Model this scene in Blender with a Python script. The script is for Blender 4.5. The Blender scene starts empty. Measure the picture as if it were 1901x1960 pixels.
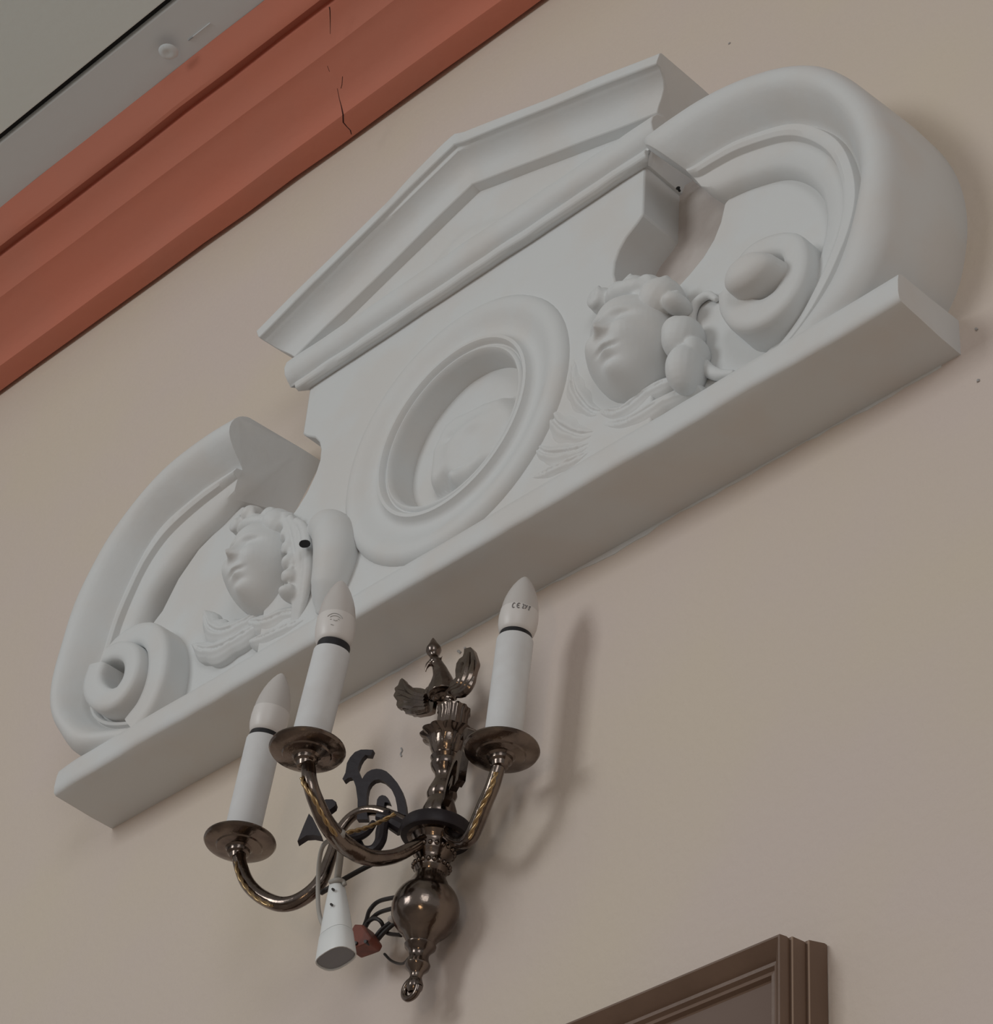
import bpy, bmesh, math, random
from mathutils import Vector, Matrix, noise
from mathutils.geometry import tessellate_polygon
random.seed(7)
S = bpy.context.scene
COL = S.collection

# ------------------------------------------------------------------ camera
cd = bpy.data.cameras.new('camera'); cam = bpy.data.objects.new('camera', cd); COL.objects.link(cam)
R0 = Vector((0.7157573, 0.6952199, 0.0660359)); UP = Vector((0.4152662, -0.4997361, 0.7601432)); FW = Vector((-0.5614672, 0.5166556, 0.6463912))
cam.matrix_world = Matrix(((R0.x, UP.x, -FW.x, 0.0), (R0.y, UP.y, -FW.y, -1.7), (R0.z, UP.z, -FW.z, 1.6), (0, 0, 0, 1)))
cd.sensor_fit = 'HORIZONTAL'; cd.sensor_width = 36.0; cd.lens = 36.0 * 5085.12 / 1901.0
cd.clip_start = 0.05
S.camera = cam
# ------------------------------------------------------------------ world, lamps, exposure
w = bpy.data.worlds.new('room_light'); S.world = w; w.use_nodes = True
bg = w.node_tree.nodes['Background']; bg.inputs['Color'].default_value = (1.0, 0.98, 0.965, 1); bg.inputs['Strength'].default_value = 0.31
def area(name, loc, target, size, sizey, power, col):
    ld = bpy.data.lights.new(name, 'AREA'); ld.shape = 'RECTANGLE'; ld.size = size; ld.size_y = sizey
    ld.energy = power; ld.color = col
    o = bpy.data.objects.new(name, ld); COL.objects.link(o); o.location = loc
    o.rotation_euler = (Vector(target) - Vector(loc)).to_track_quat('-Z', 'Y').to_euler(); return o
area('window_light', (-3.3, -5.0, 4.5), (-1.8, 0, 3.6), 1.5, 2.0, 68, (0.95, 0.99, 1.0))
area('far_window_light', (2.6, -4.8, 4.3), (-1.5, 0, 3.9), 2.2, 2.4, 44, (0.96, 0.98, 1.0))
area('lamp_light', (0.7, -4.5, 1.35), (-1.8, 0, 3.3), 0.30, 0.60, 9, (1.0, 0.72, 0.42))
S.view_settings.view_transform = 'Standard'; S.view_settings.look = 'None'; S.view_settings.gamma = 1.0
S.view_settings.exposure = -0.1; S.view_settings.use_curve_mapping = False

# ------------------------------------------------------------------ materials
def mat(name, col, rough=0.6, metal=0.0, var=None, vscale=3.0, bump=0.0, bscale=60.0, spec=None, lo=0.42, hi=0.6, bdist=0.004):
    m = bpy.data.materials.new(name); m.use_nodes = True; nt = m.node_tree; b = nt.nodes['Principled BSDF']
    b.inputs['Base Color'].default_value = (*col, 1); b.inputs['Roughness'].default_value = rough; b.inputs['Metallic'].default_value = metal
    if spec is not None: b.inputs['Specular IOR Level'].default_value = spec
    tc = nt.nodes.new('ShaderNodeTexCoord')
    if var:
        n = nt.nodes.new('ShaderNodeTexNoise'); n.inputs['Scale'].default_value = vscale; n.inputs['Detail'].default_value = 4
        r = nt.nodes.new('ShaderNodeValToRGB'); r.color_ramp.elements[0].position = lo; r.color_ramp.elements[1].position = hi
        r.color_ramp.elements[0].color = (*col, 1); r.color_ramp.elements[1].color = (*var, 1)
        nt.links.new(tc.outputs['Object'], n.inputs['Vector']); nt.links.new(n.outputs['Fac'], r.inputs['Fac']); nt.links.new(r.outputs['Color'], b.inputs['Base Color'])
    if bump:
        n2 = nt.nodes.new('ShaderNodeTexNoise'); n2.inputs['Scale'].default_value = bscale; n2.inputs['Detail'].default_value = 5
        bp = nt.nodes.new('ShaderNodeBump'); bp.inputs['Strength'].default_value = bump; bp.inputs['Distance'].default_value = bdist
        nt.links.new(tc.outputs['Object'], n2.inputs['Vector']); nt.links.new(n2.outputs['Fac'], bp.inputs['Height']); nt.links.new(bp.outputs['Normal'], b.inputs['Normal'])
    return m
M = {}
M['wall'] = mat('cream_wall_paint', (0.665, 0.57, 0.515), 0.75, var=(0.675, 0.585, 0.485), vscale=2.2, bump=0.25, bscale=90, lo=0.4, hi=0.62)
M['plaster'] = mat('white_painted_plaster', (0.685, 0.70, 0.705), 0.62, var=(0.68, 0.672, 0.66), vscale=9, bump=0.22, bscale=34, lo=0.45, hi=0.62)
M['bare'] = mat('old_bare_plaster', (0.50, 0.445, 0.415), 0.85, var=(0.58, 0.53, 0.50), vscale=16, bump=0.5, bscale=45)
M['red'] = mat('terracotta_paint', (0.60, 0.20, 0.13), 0.85, var=(0.575, 0.205, 0.138), vscale=4, bump=0.2, bscale=50)
M['crack'] = mat('crack_shadow', (0.05, 0.012, 0.008), 0.9)
M['ceil'] = mat('ceiling_paint', (0.68, 0.73, 0.76), 0.8, bump=0.12, bscale=40)
M['ceil2'] = mat('ceiling_board_paint', (0.79, 0.87, 0.87), 0.8, bump=0.12, bscale=70)
M['black'] = mat('black_gap', (0.012, 0.012, 0.013), 0.8)
M['brass'] = mat('aged_brass', (0.215, 0.172, 0.145), 0.17, 1.0, var=(0.15, 0.12, 0.105), vscale=35, bump=0.10, bscale=120)
M['iron'] = mat('dark_bronze', (0.020, 0.014, 0.018), 0.5, 0.2, bump=0.1, bscale=120)
M['card'] = mat('candle_sleeve_card', (0.70, 0.71, 0.72), 0.7, var=(0.67, 0.67, 0.675), vscale=30, bump=0.08, bscale=60)
M['holder'] = mat('black_lampholder', (0.008, 0.007, 0.010), 0.5)
M['frost'] = mat('frosted_glass', (0.60, 0.57, 0.55), 0.35)
M['bulbwhite'] = mat('white_bulb_plastic', (0.72, 0.69, 0.67), 0.4)
M['print'] = mat('grey_print', (0.22, 0.21, 0.21), 0.7)
M['faint'] = mat('faint_print', (0.42, 0.41, 0.40), 0.7)
M['flex'] = mat('gold_flex', (0.42, 0.29, 0.15), 0.28, 0.9)
M['wire'] = mat('dark_wire', (0.022, 0.017, 0.016), 0.5)
M['cord'] = mat('grey_white_cord', (0.40, 0.38, 0.35), 0.6)
M['plug'] = mat('white_connector_plastic', (0.80, 0.82, 0.82), 0.4)
M['cavity'] = mat('grey_connector_face', (0.30, 0.31, 0.34), 0.6)
M['rust'] = mat('red_brown_block', (0.22, 0.062, 0.04), 0.55, var=(0.15, 0.045, 0.032), vscale=60)
M['wood'] = mat('brown_frame_wood', (0.185, 0.115, 0.078), 0.45, var=(0.16, 0.098, 0.066), vscale=12, bump=0.1, bscale=80)
M['edge_highlight'] = mat('frame_edge_highlight', (0.40, 0.29, 0.22), 0.4)  # paler brown that paints highlights on the frame's side mouldings
M['pane'] = mat('dark_picture', (0.165, 0.112, 0.09), 0.75, var=(0.195, 0.14, 0.113), vscale=3)
M['floor'] = mat('floor_boards', (0.50, 0.44, 0.39), 0.6, var=(0.46, 0.39, 0.33), vscale=4)

# ------------------------------------------------------------------ helpers
LOC = {}
def empty(name, loc):
    o = bpy.data.objects.new(name, None); COL.objects.link(o); o.location = loc; o.empty_display_size = 0.05; LOC[o] = Vector(loc); return o
def build(name, vf, m, parent=None, smooth=40, bevel=0, remesh=0, subd=0):
    vs, fs = vf
    me = bpy.data.meshes.new(name)
    org = LOC[parent] if parent is not None else Vector((0, 0, 0))
    me.from_pydata([tuple(Vector(v) - org) for v in vs], [], fs)
    bm = bmesh.new(); bm.from_mesh(me); bmesh.ops.remove_doubles(bm, verts=bm.verts, dist=1e-6)
    bmesh.ops.recalc_face_normals(bm, faces=bm.faces); bm.to_mesh(me); bm.free()
    me.update()
    if smooth:
        me.polygons.foreach_set('use_smooth', [True] * len(me.polygons))
        if smooth < 170 and not remesh: me.set_sharp_from_angle(angle=math.radians(smooth))
    ms = m if isinstance(m, (list, tuple)) else [m]
    for x in ms: me.materials.append(x)
    o = bpy.data.objects.new(name, me); COL.objects.link(o)
    if parent is not None: o.parent = parent; LOC[o] = org
    else: LOC[o] = Vector((0, 0, 0))
    if remesh:
        r = o.modifiers.new('remesh', 'REMESH'); r.mode = 'VOXEL'; r.voxel_size = remesh; r.use_smooth_shade = True
        s = o.modifiers.new('smooth', 'SMOOTH'); s.factor = 0.5; s.iterations = 3 if name == 'cherub_head' else 5
    if bevel:
        b = o.modifiers.new('bevel', 'BEVEL'); b.width = bevel; b.segments = 2; b.limit_method = 'ANGLE'; b.angle_limit = math.radians(40)
    if subd:
        s = o.modifiers.new('subd', 'SUBSURF'); s.levels = subd; s.render_levels = subd
    return o
def tag(o, label, cat=None, group=None, kind=None):
    if label: o['label'] = label
    if cat: o['category'] = cat
    if group: o['group'] = group
    if kind: o['kind'] = kind
    return o
def merge(*vfs):
    V = []; F = []
    for vs, fs in vfs:
        k = len(V); V += list(vs); F += [tuple(i + k for i in f) for f in fs]
    return V, F
def loft(rows, closed=False, cap=True):
    n = len(rows[0]); V = [p for r in rows for p in r]; F = []
    for i in range(len(rows) - 1):
        for j in range(n if closed else n - 1):
            k = (j + 1) % n
            F.append((i * n + j, i * n + k, (i + 1) * n + k, (i + 1) * n + j))
    if cap:
        F.append(tuple(range(n))); F.append(tuple((len(rows) - 1) * n + j for j in reversed(range(n))))
    return V, F
def smooth_path(pts, n):
    pts = [Vector(p) for p in pts]
    P = [pts[0] * 2 - pts[1]] + pts + [pts[-1] * 2 - pts[-2]]
    dense = []
    for i in range(1, len(P) - 2):
        for k in range(12):
            t = k / 12.0; a, b, c, d = P[i - 1], P[i], P[i + 1], P[i + 2]
            dense.append(0.5 * ((2 * b) + (c - a) * t + (2 * a - 5 * b + 4 * c - d) * t * t + (3 * b - a - 3 * c + d) * t ** 3))
    dense.append(pts[-1])
    L = [0]
    for i in range(1, len(dense)): L.append(L[-1] + (dense[i] - dense[i - 1]).length)
    out = []; j = 0
    for k in range(n):
        s = L[-1] * k / (n - 1)
        while j < len(L) - 2 and L[j + 1] < s: j += 1
        t = (s - L[j]) / max(1e-9, L[j + 1] - L[j]); out.append(dense[j].lerp(dense[j + 1], min(1, max(0, t))))
    return out
def tube(pts, r, seg=10, n=None, cap=True):
    path = smooth_path(pts, n or max(8, len(pts) * 6))
    N = len(path); rows = []; ref = None
    for i, p in enumerate(path):
        t = (path[min(N - 1, i + 1)] - path[max(0, i - 1)]).normalized()
        if ref is None:
            ref = t.cross(Vector((0.31, 0.9, 0.3))); ref.normalize()
        ref = (ref - t * ref.dot(t)).normalized(); b = t.cross(ref)
        f = i / (N - 1)
        if callable(r): rr = r(f)
        elif isinstance(r, (list, tuple)):
            x = f * (len(r) - 1); k = min(len(r) - 2, int(x)); rr = r[k] + (r[k + 1] - r[k]) * (x - k)
        else: rr = r
        rows.append([p + (ref * math.cos(a) + b * math.sin(a)) * rr for a in [2 * math.pi * j / seg for j in range(seg)]])
    return loft(rows, True, cap)
def frame_of(axis):
    z = Vector(axis).normalized(); x = Vector((1, 0, 0)); x = (x - z * x.dot(z)).normalized(); return x, z.cross(x), z
def lathe(base, axis, prof, seg=32, mod=None, cap=True):
    x, y, z = frame_of(axis); b = Vector(base); rows = []
    for t, r in prof:
        row = []
        for j in range(seg):
            a = 2 * math.pi * j / seg; rr = r * (mod(a, t) if mod else 1.0)
            row.append(b + z * t + (x * math.cos(a) + y * math.sin(a)) * max(rr, 1e-5))
        rows.append(row)
    return loft(rows, True, cap)
def ellipsoid(c, rx, ry, rz, nu=16, nv=10, rot=None):
    rows = []
    for i in range(nv + 1):
        ph = -math.pi / 2 + math.pi * i / nv; row = []
        for j in range(nu):
            a = 2 * math.pi * j / nu
            v = Vector((rx * math.cos(a) * max(1e-4, math.cos(ph)), ry * math.sin(a) * max(1e-4, math.cos(ph)), rz * math.sin(ph)))
            if rot: v.rotate(rot)
            row.append(Vector(c) + v)
        rows.append(row)
    return loft(rows, True, True)
def plate(poly, normal, th):
    """a flat outline in space given real thickness about its own plane"""
    n = Vector(normal).normalized() * (th / 2); P = [Vector(p) for p in poly]; k = len(P)
    tri = tessellate_polygon([P]); V = [p + n for p in P] + [p - n for p in P]
    F = [tuple(t) for t in tri] + [tuple(i + k for i in reversed(t)) for t in tri]
    F += [(i, (i + 1) % k, k + (i + 1) % k, k + i) for i in range(k)]
    return V, F
def gauss(x, z, cx, cz, sx, sz): return math.exp(-((x - cx) / sx) ** 2 - ((z - cz) / sz) ** 2)
def extrude_x(prof, xs, jit=0.0):
    rows = []
    for x in xs:
        rows.append([Vector((x, y + (noise.noise(Vector((x * 6, y * 20, z * 20))) * jit if jit else 0), z + (noise.noise(Vector((x * 7 + 5, y * 20, z * 20))) * jit if jit else 0))) for y, z in prof])
    return loft(rows, True, True)

# ------------------------------------------------------------------ room: wall, floor, ceiling, cornice
def box(x0, x1, y0, y1, z0, z1):
    V = [(x, y, z) for x in (x0, x1) for y in (y0, y1) for z in (z0, z1)]
    return V, [(0, 1, 3, 2), (4, 6, 7, 5), (0, 4, 5, 1), (2, 3, 7, 6), (0, 2, 6, 4), (1, 5, 7, 3)]
wall = tag(build('wall_back', box(-7, 4, 0.0, 0.2, 0, 4.95), M['wall'], smooth=0), None, kind='structure')
for pts, r in (([(-1.9784,-0.0004,3.4275),(-1.976,-0.0004,3.4226),(-1.9782,-0.0004,3.419),(-1.9758,-0.0004,3.4141)], 0.0012), ([(-1.8819,-0.0004,3.5313),(-1.8785,-0.0004,3.5242),(-1.8818,-0.0004,3.5218)], 0.0016), ([(-1.8935,-0.0004,3.5323),(-1.8885,-0.0004,3.5267)], 0.0018), ([(-1.1291,-0.0004,3.5882),(-1.1273,-0.0004,3.5848)], 0.0016), ([(-1.1304,-0.0004,3.5149),(-1.1305,-0.0004,3.512)], 0.0018), ([(-1.4786,-0.0004,4.3301),(-1.4759,-0.0004,4.3301)], 0.0014)):
    build('wall_nick', tube(pts, r, 6, 12), M['faint'], wall, smooth=60)
tag(build('floor', box(-16, 13, -24, 0.2, -0.1, 0), M['floor'], smooth=0), None, kind='structure')
ZC = 4.864
ceil = tag(empty('ceiling', (-1.5, 0, ZC)), None, kind='structure')
strip = build('edge_board', box(-7, 4, -0.300, 0.0, ZC, ZC + 0.05), M['ceil'], ceil, smooth=0, bevel=0.003)
build('ceiling_board', box(-7, 4, -1.6, -0.3115, ZC - 0.002, ZC + 0.05), M['ceil2'], ceil, smooth=0, bevel=0.003)
build('board_joint', box(-7, 4, -0.3135, -0.298, ZC + 0.012, ZC + 0.045), M['black'], ceil, smooth=0)
build('plaster_dimple', merge(lathe((-2.4382,-0.248,4.8468), (0, 0, -1), [(-0.002, 0.016), (0.0015, 0.014), (0.0022, 0.008), (0.001, 0.004), (0.0, 0.0)], 20),
      tube([(-2.396,-0.235,4.8635),(-2.4078,-0.235,4.8635),(-2.4055,-0.235,4.8635),(-2.388,-0.235,4.8635),(-2.3543,-0.235,4.8635)], 0.0012, 6)), M['ceil'], ceil, smooth=60)
# cornice: profile in (depth, height); bottom fillet, cove, ogee, shadow groove, top fascia
cor = [(0.0, 4.7235), (0.0065, 4.7235), (0.0085, 4.709), (0.020, 4.7098), (0.040, 4.7118), (0.0455, 4.713), (0.0475, 4.7225), (0.055, 4.7375), (0.068, 4.7485), (0.084, 4.7585), (0.1, 4.768), (0.111, 4.7735),
       (0.118, 4.7755), (0.122, 4.783), (0.131, 4.795), (0.144, 4.8045), (0.156, 4.8103), (0.1585, 4.812), (0.1585, 4.828), (0.1735, 4.828), (0.1745, 4.8155), (0.180, 4.8175), (0.19, 4.832), (0.2, 4.848), (0.2095, ZC), (0.0, ZC)]
corn = tag(empty('trim_1', (-1.5, 0, 4.708)), None, kind='structure')
build('cornice_length', extrude_x([(-d, z) for d, z in cor], [-7 + 0.11 * i for i in range(101)], 0.0022), M['red'], corn, smooth=35)
def ribbon(pts, wid):
    P = [Vector(p) for p in pts]; V = []; F = []
    for i, p in enumerate(P):
        ww = wid[i] if isinstance(wid, (list, tuple)) else wid
        V += [p - R0 * ww, p + R0 * ww]
    F = [(2 * i, 2 * i + 1, 2 * i + 3, 2 * i + 2) for i in range(len(P) - 1)]
    k = len(V); V += [v + FW * 0.0008 for v in V]
    F += [(a + k, b + k, c + k, d + k) for a, b, c, d in F]
    return V, F
def front(p, z0=None): return p
ck1 = [(-2.179,-0.099,4.6914),(-2.1845,-0.088,4.681),(-2.1855,-0.081,4.6699),(-2.1879,-0.074,4.6598),(-2.195,-0.066,4.6541),(-2.1955,-0.058,4.6518),(-2.1916,-0.053,4.6449),(-2.1941,-0.048,4.6414)]
ck2 = [(-2.1407,-0.166,4.792),(-2.1417,-0.163,4.7857),(-2.1523,-0.152,4.7821),(-2.1646,-0.139,4.7716),(-2.1695,-0.124,4.757),(-2.1889,-0.117,4.7354),(-2.188,-0.112,4.7258)]
ck3 = [(-2.1598,-0.107,4.6973),(-2.1659,-0.101,4.688),(-2.1725,-0.097,4.6881)]
build('crack', merge(ribbon([Vector(p) - FW * 0.004 for p in ck1], [0.0004, 0.0005, 0.0008, 0.0012, 0.0012, 0.0009, 0.0010, 0.0007]),
                     ribbon([Vector(p) - FW * 0.004 for p in ck2[:4]], [0.0010, 0.0008, 0.0006, 0.0003]),
                     ribbon([Vector(p) - FW * 0.004 for p in ck2[5:]], 0.0004), ribbon([Vector(p) - FW * 0.004 for p in ck3], 0.0005)), M['crack'], corn, smooth=0)

# ------------------------------------------------------------------ the plaster overdoor
X0, Z0 = -1.855, 3.56
def W(u, v, d): return Vector((X0 + u, -d, Z0 + v + 0.008 * u - 0.002))
ped = empty('overdoor_pediment', (X0, 0, Z0))
tag(ped, 'white painted plaster overdoor with broken scrolled pediment, medallion and cherub heads on the cream wall', 'wall ornament')
PL = M['plaster']
# ledge
rows = []
NU = 90
for i in range(NU + 1):
    u = -0.699 + 1.404 * i / NU
    e = noise.noise(Vector((u * 9, 1, 2))) * 0.0022 + noise.noise(Vector((u * 31, 4, 2))) * 0.0010
    g = noise.noise(Vector((u * 8, 7, 2))) * 0.002
    end = max(0.0, (u - 0.64) / 0.065); lend = max(0.0, (-0.66 - u) / 0.04)
    d = 0.105 - 0.004 * lend
    bb = noise.noise(Vector((u * 14, 9, 1))) * 0.003 * (0.3 + max(0, u))
    rows.append([W(u, 0.000, -0.004), W(u, -0.001 + bb, d * 0.35), W(u, 0.0 - bb * 0.7, d * 0.7), W(u, 0.000 + e, d - 0.004), W(u, 0.003 + e, d + g * .3), W(u, 0.012 + e, d + 0.0015), W(u, 0.030, d + 0.001 + g * .3),
                 W(u, 0.038 + e * .6, d - 0.0005), W(u, 0.042 + e * .6, d - 0.005), W(u, 0.045, 0.055), W(u, 0.05, -0.004)])
build('ledge', loft(rows, True, True), PL, ped, smooth=50)
# centre panel with notched edges and a round recess
half = [(0.268, 0.02), (0.335, 0.04), (0.335, 0.265), (0.315, 0.278), (0.296, 0.294), (0.281, 0.312), (0.268, 0.338), (0.263, 0.358), (0.264, 0.378), (0.270, 0.395), (0.281, 0.410), (0.300, 0.424), (0.3085, 0.432), (0.3085, 0.53)]
outer = half + [(-a, b) for a, b in reversed(half)]
MC = (0.003, 0.257)
hole = [(MC[0] + 0.135 * math.cos(-2 * math.pi * k / 48), MC[1] + 0.135 * math.sin(-2 * math.pi * k / 48)) for k in range(48)]
allp = outer + hole; k0 = len(outer); kt = len(allp)
tri = tessellate_polygon([[Vector((a, b, 0)) for a, b in outer], [Vector((a, b, 0)) for a, b in hole]])
V = [W(a, b, 0.077) for a, b in allp] + [W(a, b, -0.003) for a, b in allp]
F = [tuple(t) for t in tri] + [tuple(i + kt for i in t) for t in tri]
F += [(i, (i + 1) % k0, kt + (i + 1) % k0, kt + i) for i in range(k0)]
F += [(k0 + i, k0 + (i + 1) % 48, kt + k0 + (i + 1) % 48, kt + k0 + i) for i in range(48)]
build('centre_panel', (V, F), PL, ped, smooth=30, bevel=0.0025)
# medallion: turned frame, sunk ground, portrait in low relief
med = build('medallion_frame', loft([[W(MC[0] + r * 0.985 * math.cos(a), MC[1] + r * math.sin(a), d) for a in [2 * math.pi * j / 72 for j in range(72)]]
    for r, d in [(0.1975, 0.069), (0.197, 0.077), (0.1945, 0.0830), (0.188, 0.0880), (0.180, 0.0895), (0.171, 0.0875), (0.162, 0.083), (0.153, 0.0790), (0.145, 0.0770), (0.139, 0.0775), (0.1355, 0.081), (0.1325, 0.0875), (0.128, 0.0880), (0.125, 0.0845),
                 (0.1235, 0.0800), (0.1215, 0.0795), (0.1195, 0.0830), (0.1165, 0.0838), (0.1140, 0.0810), (0.1125, 0.0745), (0.1105, 0.062), (0.1085, 0.044)]], True, False), PL, ped, smooth=50)
relief = [(0.074,0.285),(0.039,0.296),(0.009,0.299),(-0.01,0.303),(-0.034,0.298),(-0.049,0.273),(-0.057,0.259),(-0.057,0.232),(-0.056,0.207),(-0.048,0.191),(-0.034,0.19),(-0.024,0.195),(-0.018,0.179),(-0.001,0.162),(0.017,0.162),(0.03,0.174),(0.044,0.177),(0.062,0.171),(0.079,0.178),(0.095,0.19),(0.105,0.217),(0.099,0.248)]
def inside_dist(poly, x, y):
    ins = False; dm = 9; n = len(poly)
    for i in range(n):
        (x1, y1), (x2, y2) = poly[i], poly[(i + 1) % n]
        if (y1 > y) != (y2 > y) and x < (x2 - x1) * (y - y1) / (y2 - y1) + x1: ins = not ins
        dx, dy = x2 - x1, y2 - y1; t = max(0, min(1, ((x - x1) * dx + (y - y1) * dy) / (dx * dx + dy * dy + 1e-12)))
        dm = min(dm, math.hypot(x - x1 - t * dx, y - y1 - t * dy))
    return dm if ins else -dm
chin = (0.0,0.178); chk = (-0.005,0.231); eye_ = (-0.017,0.259); lip = (0.027,0.172); brw = (0.028,0.253)
rows = []
for i in range(40):
    r = 0.1105 * i / 39; row = []
    for j in range(96):
        a = 2 * math.pi * j / 96; x = MC[0] + r * math.cos(a); y = MC[1] + r * math.sin(a)
        s = inside_dist(relief, x, y); t = max(0, min(1, (s + 0.002) / 0.022)); h = 0.016 * (1 - (1 - t) ** 2.2)
        if t > 0:
            h += t * (0.007 * gauss(x, y, chin[0], chin[1], 0.014, 0.014) + 0.004 * gauss(x, y, chk[0], chk[1], 0.018, 0.022) - 0.004 * gauss(x, y, eye_[0], eye_[1], 0.012, 0.008)
                      - 0.008 * gauss(x, y, lip[0], lip[1], 0.006, 0.005) + 0.004 * gauss(x, y, brw[0], brw[1], 0.03, 0.012) - 0.003 * gauss(x, y, chin[0], chin[1] + 0.017, 0.02, 0.003))
        row.append(W(x, y, 0.046 + h * 1.5 + noise.noise(Vector((x * 30, y * 30, 0))) * 0.001))
    rows.append(row)
build('portrait_relief', loft(rows, True, False), PL, ped, smooth=180)
# horizontal cornice rolls under the gable
prof = [(0.075, 0.594), (0.083, 0.584), (0.094, 0.578), (0.1005, 0.568), (0.1025, 0.556), (0.1, 0.545), (0.093, 0.537), (0.0865, 0.5335), (0.0865, 0.5295), (0.0925, 0.527), (0.0945, 0.521), (0.0915, 0.515), (0.085, 0.5125), (0.078, 0.515), (0.072, 0.518), (-0.003, 0.518), (-0.003, 0.594)]
def uend(v, d): return 0.340 if v > 0.532 else 0.322 - 0.010 * (d < 0.08)
rows = []
for i in range(61):
    f = -1 + 2 * i / 60
    rows.append([W(f * uend(v, d), v + noise.noise(Vector((f * 5, v * 30, 3))) * 0.0012, d + noise.noise(Vector((f * 7, v * 30, 8))) * 0.0012) for d, v in prof])
build('cornice_rolls', loft(rows, True, True), PL, ped, smooth=40, bevel=0.0015)
# raking cornice of the gable
low = lambda s: 0.697 - 0.332 * abs(s)
rk = [(0.060, -0.004), (0.078, -0.002), (0.090, 0.0), (0.093, 0.007), (0.096, 0.016), (0.101, 0.025), (0.109, 0.033), (0.118, 0.038), (0.122, 0.0395), (0.124, 0.041), (0.131, 0.0415), (0.1325, 0.044), (0.1330, 0.058), (0.1305, 0.0615), (0.06, 0.064), (-0.003, 0.064), (-0.003, -0.004)]
rows = []
for i in range(73):
    f = -1 + 2 * i / 72; row = []
    for d, h in rk:
        s = f * (0.337 + 0.041 * min(1.0, max(0, h) / 0.05))
        if d < 0.05 or (h > 0.0 and d == 0.060): s = f * 0.378 if h > 0 else f * 0.337
        fat = (math.exp(-((s + 0.055) / 0.06) ** 4)) * (0.010 if h > 0.04 else 0.0) * (1 if s < 0.012 else 0)
        dd = -0.004 * math.exp(-((s + 0.055) / 0.06) ** 4) if (0.04 < h < 0.0615 and s < 0.012) else 0
        row.append(W(s, low(s) + h + fat + noise.noise(Vector((s * 9, h * 40, 1))) * 0.0016, d + dd + (noise.noise(Vector((s * 9, h * 40, 5))) * 0.0014 if d > 0.01 else 0)))
    rows.append(row)
build('raking_cornice', loft(rows, True, True), PL, ped, smooth=32, bevel=0.0012)
# gable ground with its low swelling
rows = []
for i in range(61):
    u = -0.335 + 0.67 * i / 60; top = low(u) + 0.002; row = []
    for j in range(13):
        v = 0.57 + (top - 0.57) * j / 12
        b = max(0.0, 1 - abs(u - 0.005) / 0.105) ; bt = 0.592 + 0.043 * max(0, 1 - abs(u + 0.015) / 0.1)
        d = 0.0745 + 0.006 * min(1, b * 3) * max(0, min(1, (bt - v) / 0.008))
        row.append(W(u, v, d))
    rows.append(row)
g = loft(rows, False, False)
build('gable_ground', g, PL, ped, smooth=60)
build('gable_core', ([W(a, b, d) for d in (0.06, -0.003) for a, b in ((-0.335, 0.56), (0.335, 0.56), (0.335, 0.592), (0, 0.70), (-0.335, 0.592))],
      [(0, 1, 2, 3, 4), (9, 8, 7, 6, 5)] + [(i, (i + 1) % 5, 5 + (i + 1) % 5, 5 + i) for i in range(5)]), PL, ped, smooth=0)
# the two scroll arches
OR = [(0.346, 0.506), (0.388, 0.509), (0.465, 0.505), (0.533, 0.484), (0.593, 0.452), (0.631, 0.417), (0.668, 0.361), (0.698, 0.298), (0.714, 0.238), (0.717, 0.177), (0.706, 0.115), (0.690, 0.080), (0.662, 0.05), (0.62, 0.036), (0.55, 0.030), (0.46, 0.026)]
FR = [(0.408, 0.431), (0.440, 0.431), (0.479, 0.426), (0.546, 0.402), (0.588, 0.369), (0.625, 0.319), (0.645, 0.264), (0.651, 0.210), (0.641, 0.164), (0.622, 0.131), (0.598, 0.103), (0.565, 0.080), (0.52, 0.066), (0.46, 0.060)]
BR = [(0.432, 0.381), (0.471, 0.372), (0.521, 0.351), (0.555, 0.318), (0.580, 0.273), (0.588, 0.230), (0.584, 0.195), (0.575, 0.165), (0.563, 0.142), (0.545, 0.118), (0.51, 0.095), (0.46, 0.08)]
OL = [(0.392, 0.490), (0.462, 0.494), (0.537, 0.485), (0.604, 0.455), (0.654, 0.419), (0.688, 0.370), (0.717, 0.311), (0.726, 0.246), (0.729, 0.185), (0.716, 0.129), (0.693, 0.088), (0.660, 0.050), (0.60, 0.034), (0.53, 0.028), (0.45, 0.026)]
FL = [(0.416, 0.421), (0.459, 0.423), (0.498, 0.421), (0.563, 0.407), (0.600, 0.376), (0.628, 0.329), (0.646, 0.282), (0.655, 0.230), (0.664, 0.185), (0.668, 0.150), (0.655, 0.113), (0.622, 0.083), (0.575, 0.066), (0.52, 0.058), (0.45, 0.055)]
BL = [(0.437, 0.391), (0.474, 0.372), (0.520, 0.360), (0.562, 0.333), (0.590, 0.307), (0.604, 0.272), (0.612, 0.24), (0.62, 0.20), (0.632, 0.16), (0.628, 0.125), (0.61, 0.100), (0.57, 0.083), (0.52, 0.075), (0.45, 0.07)]
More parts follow.
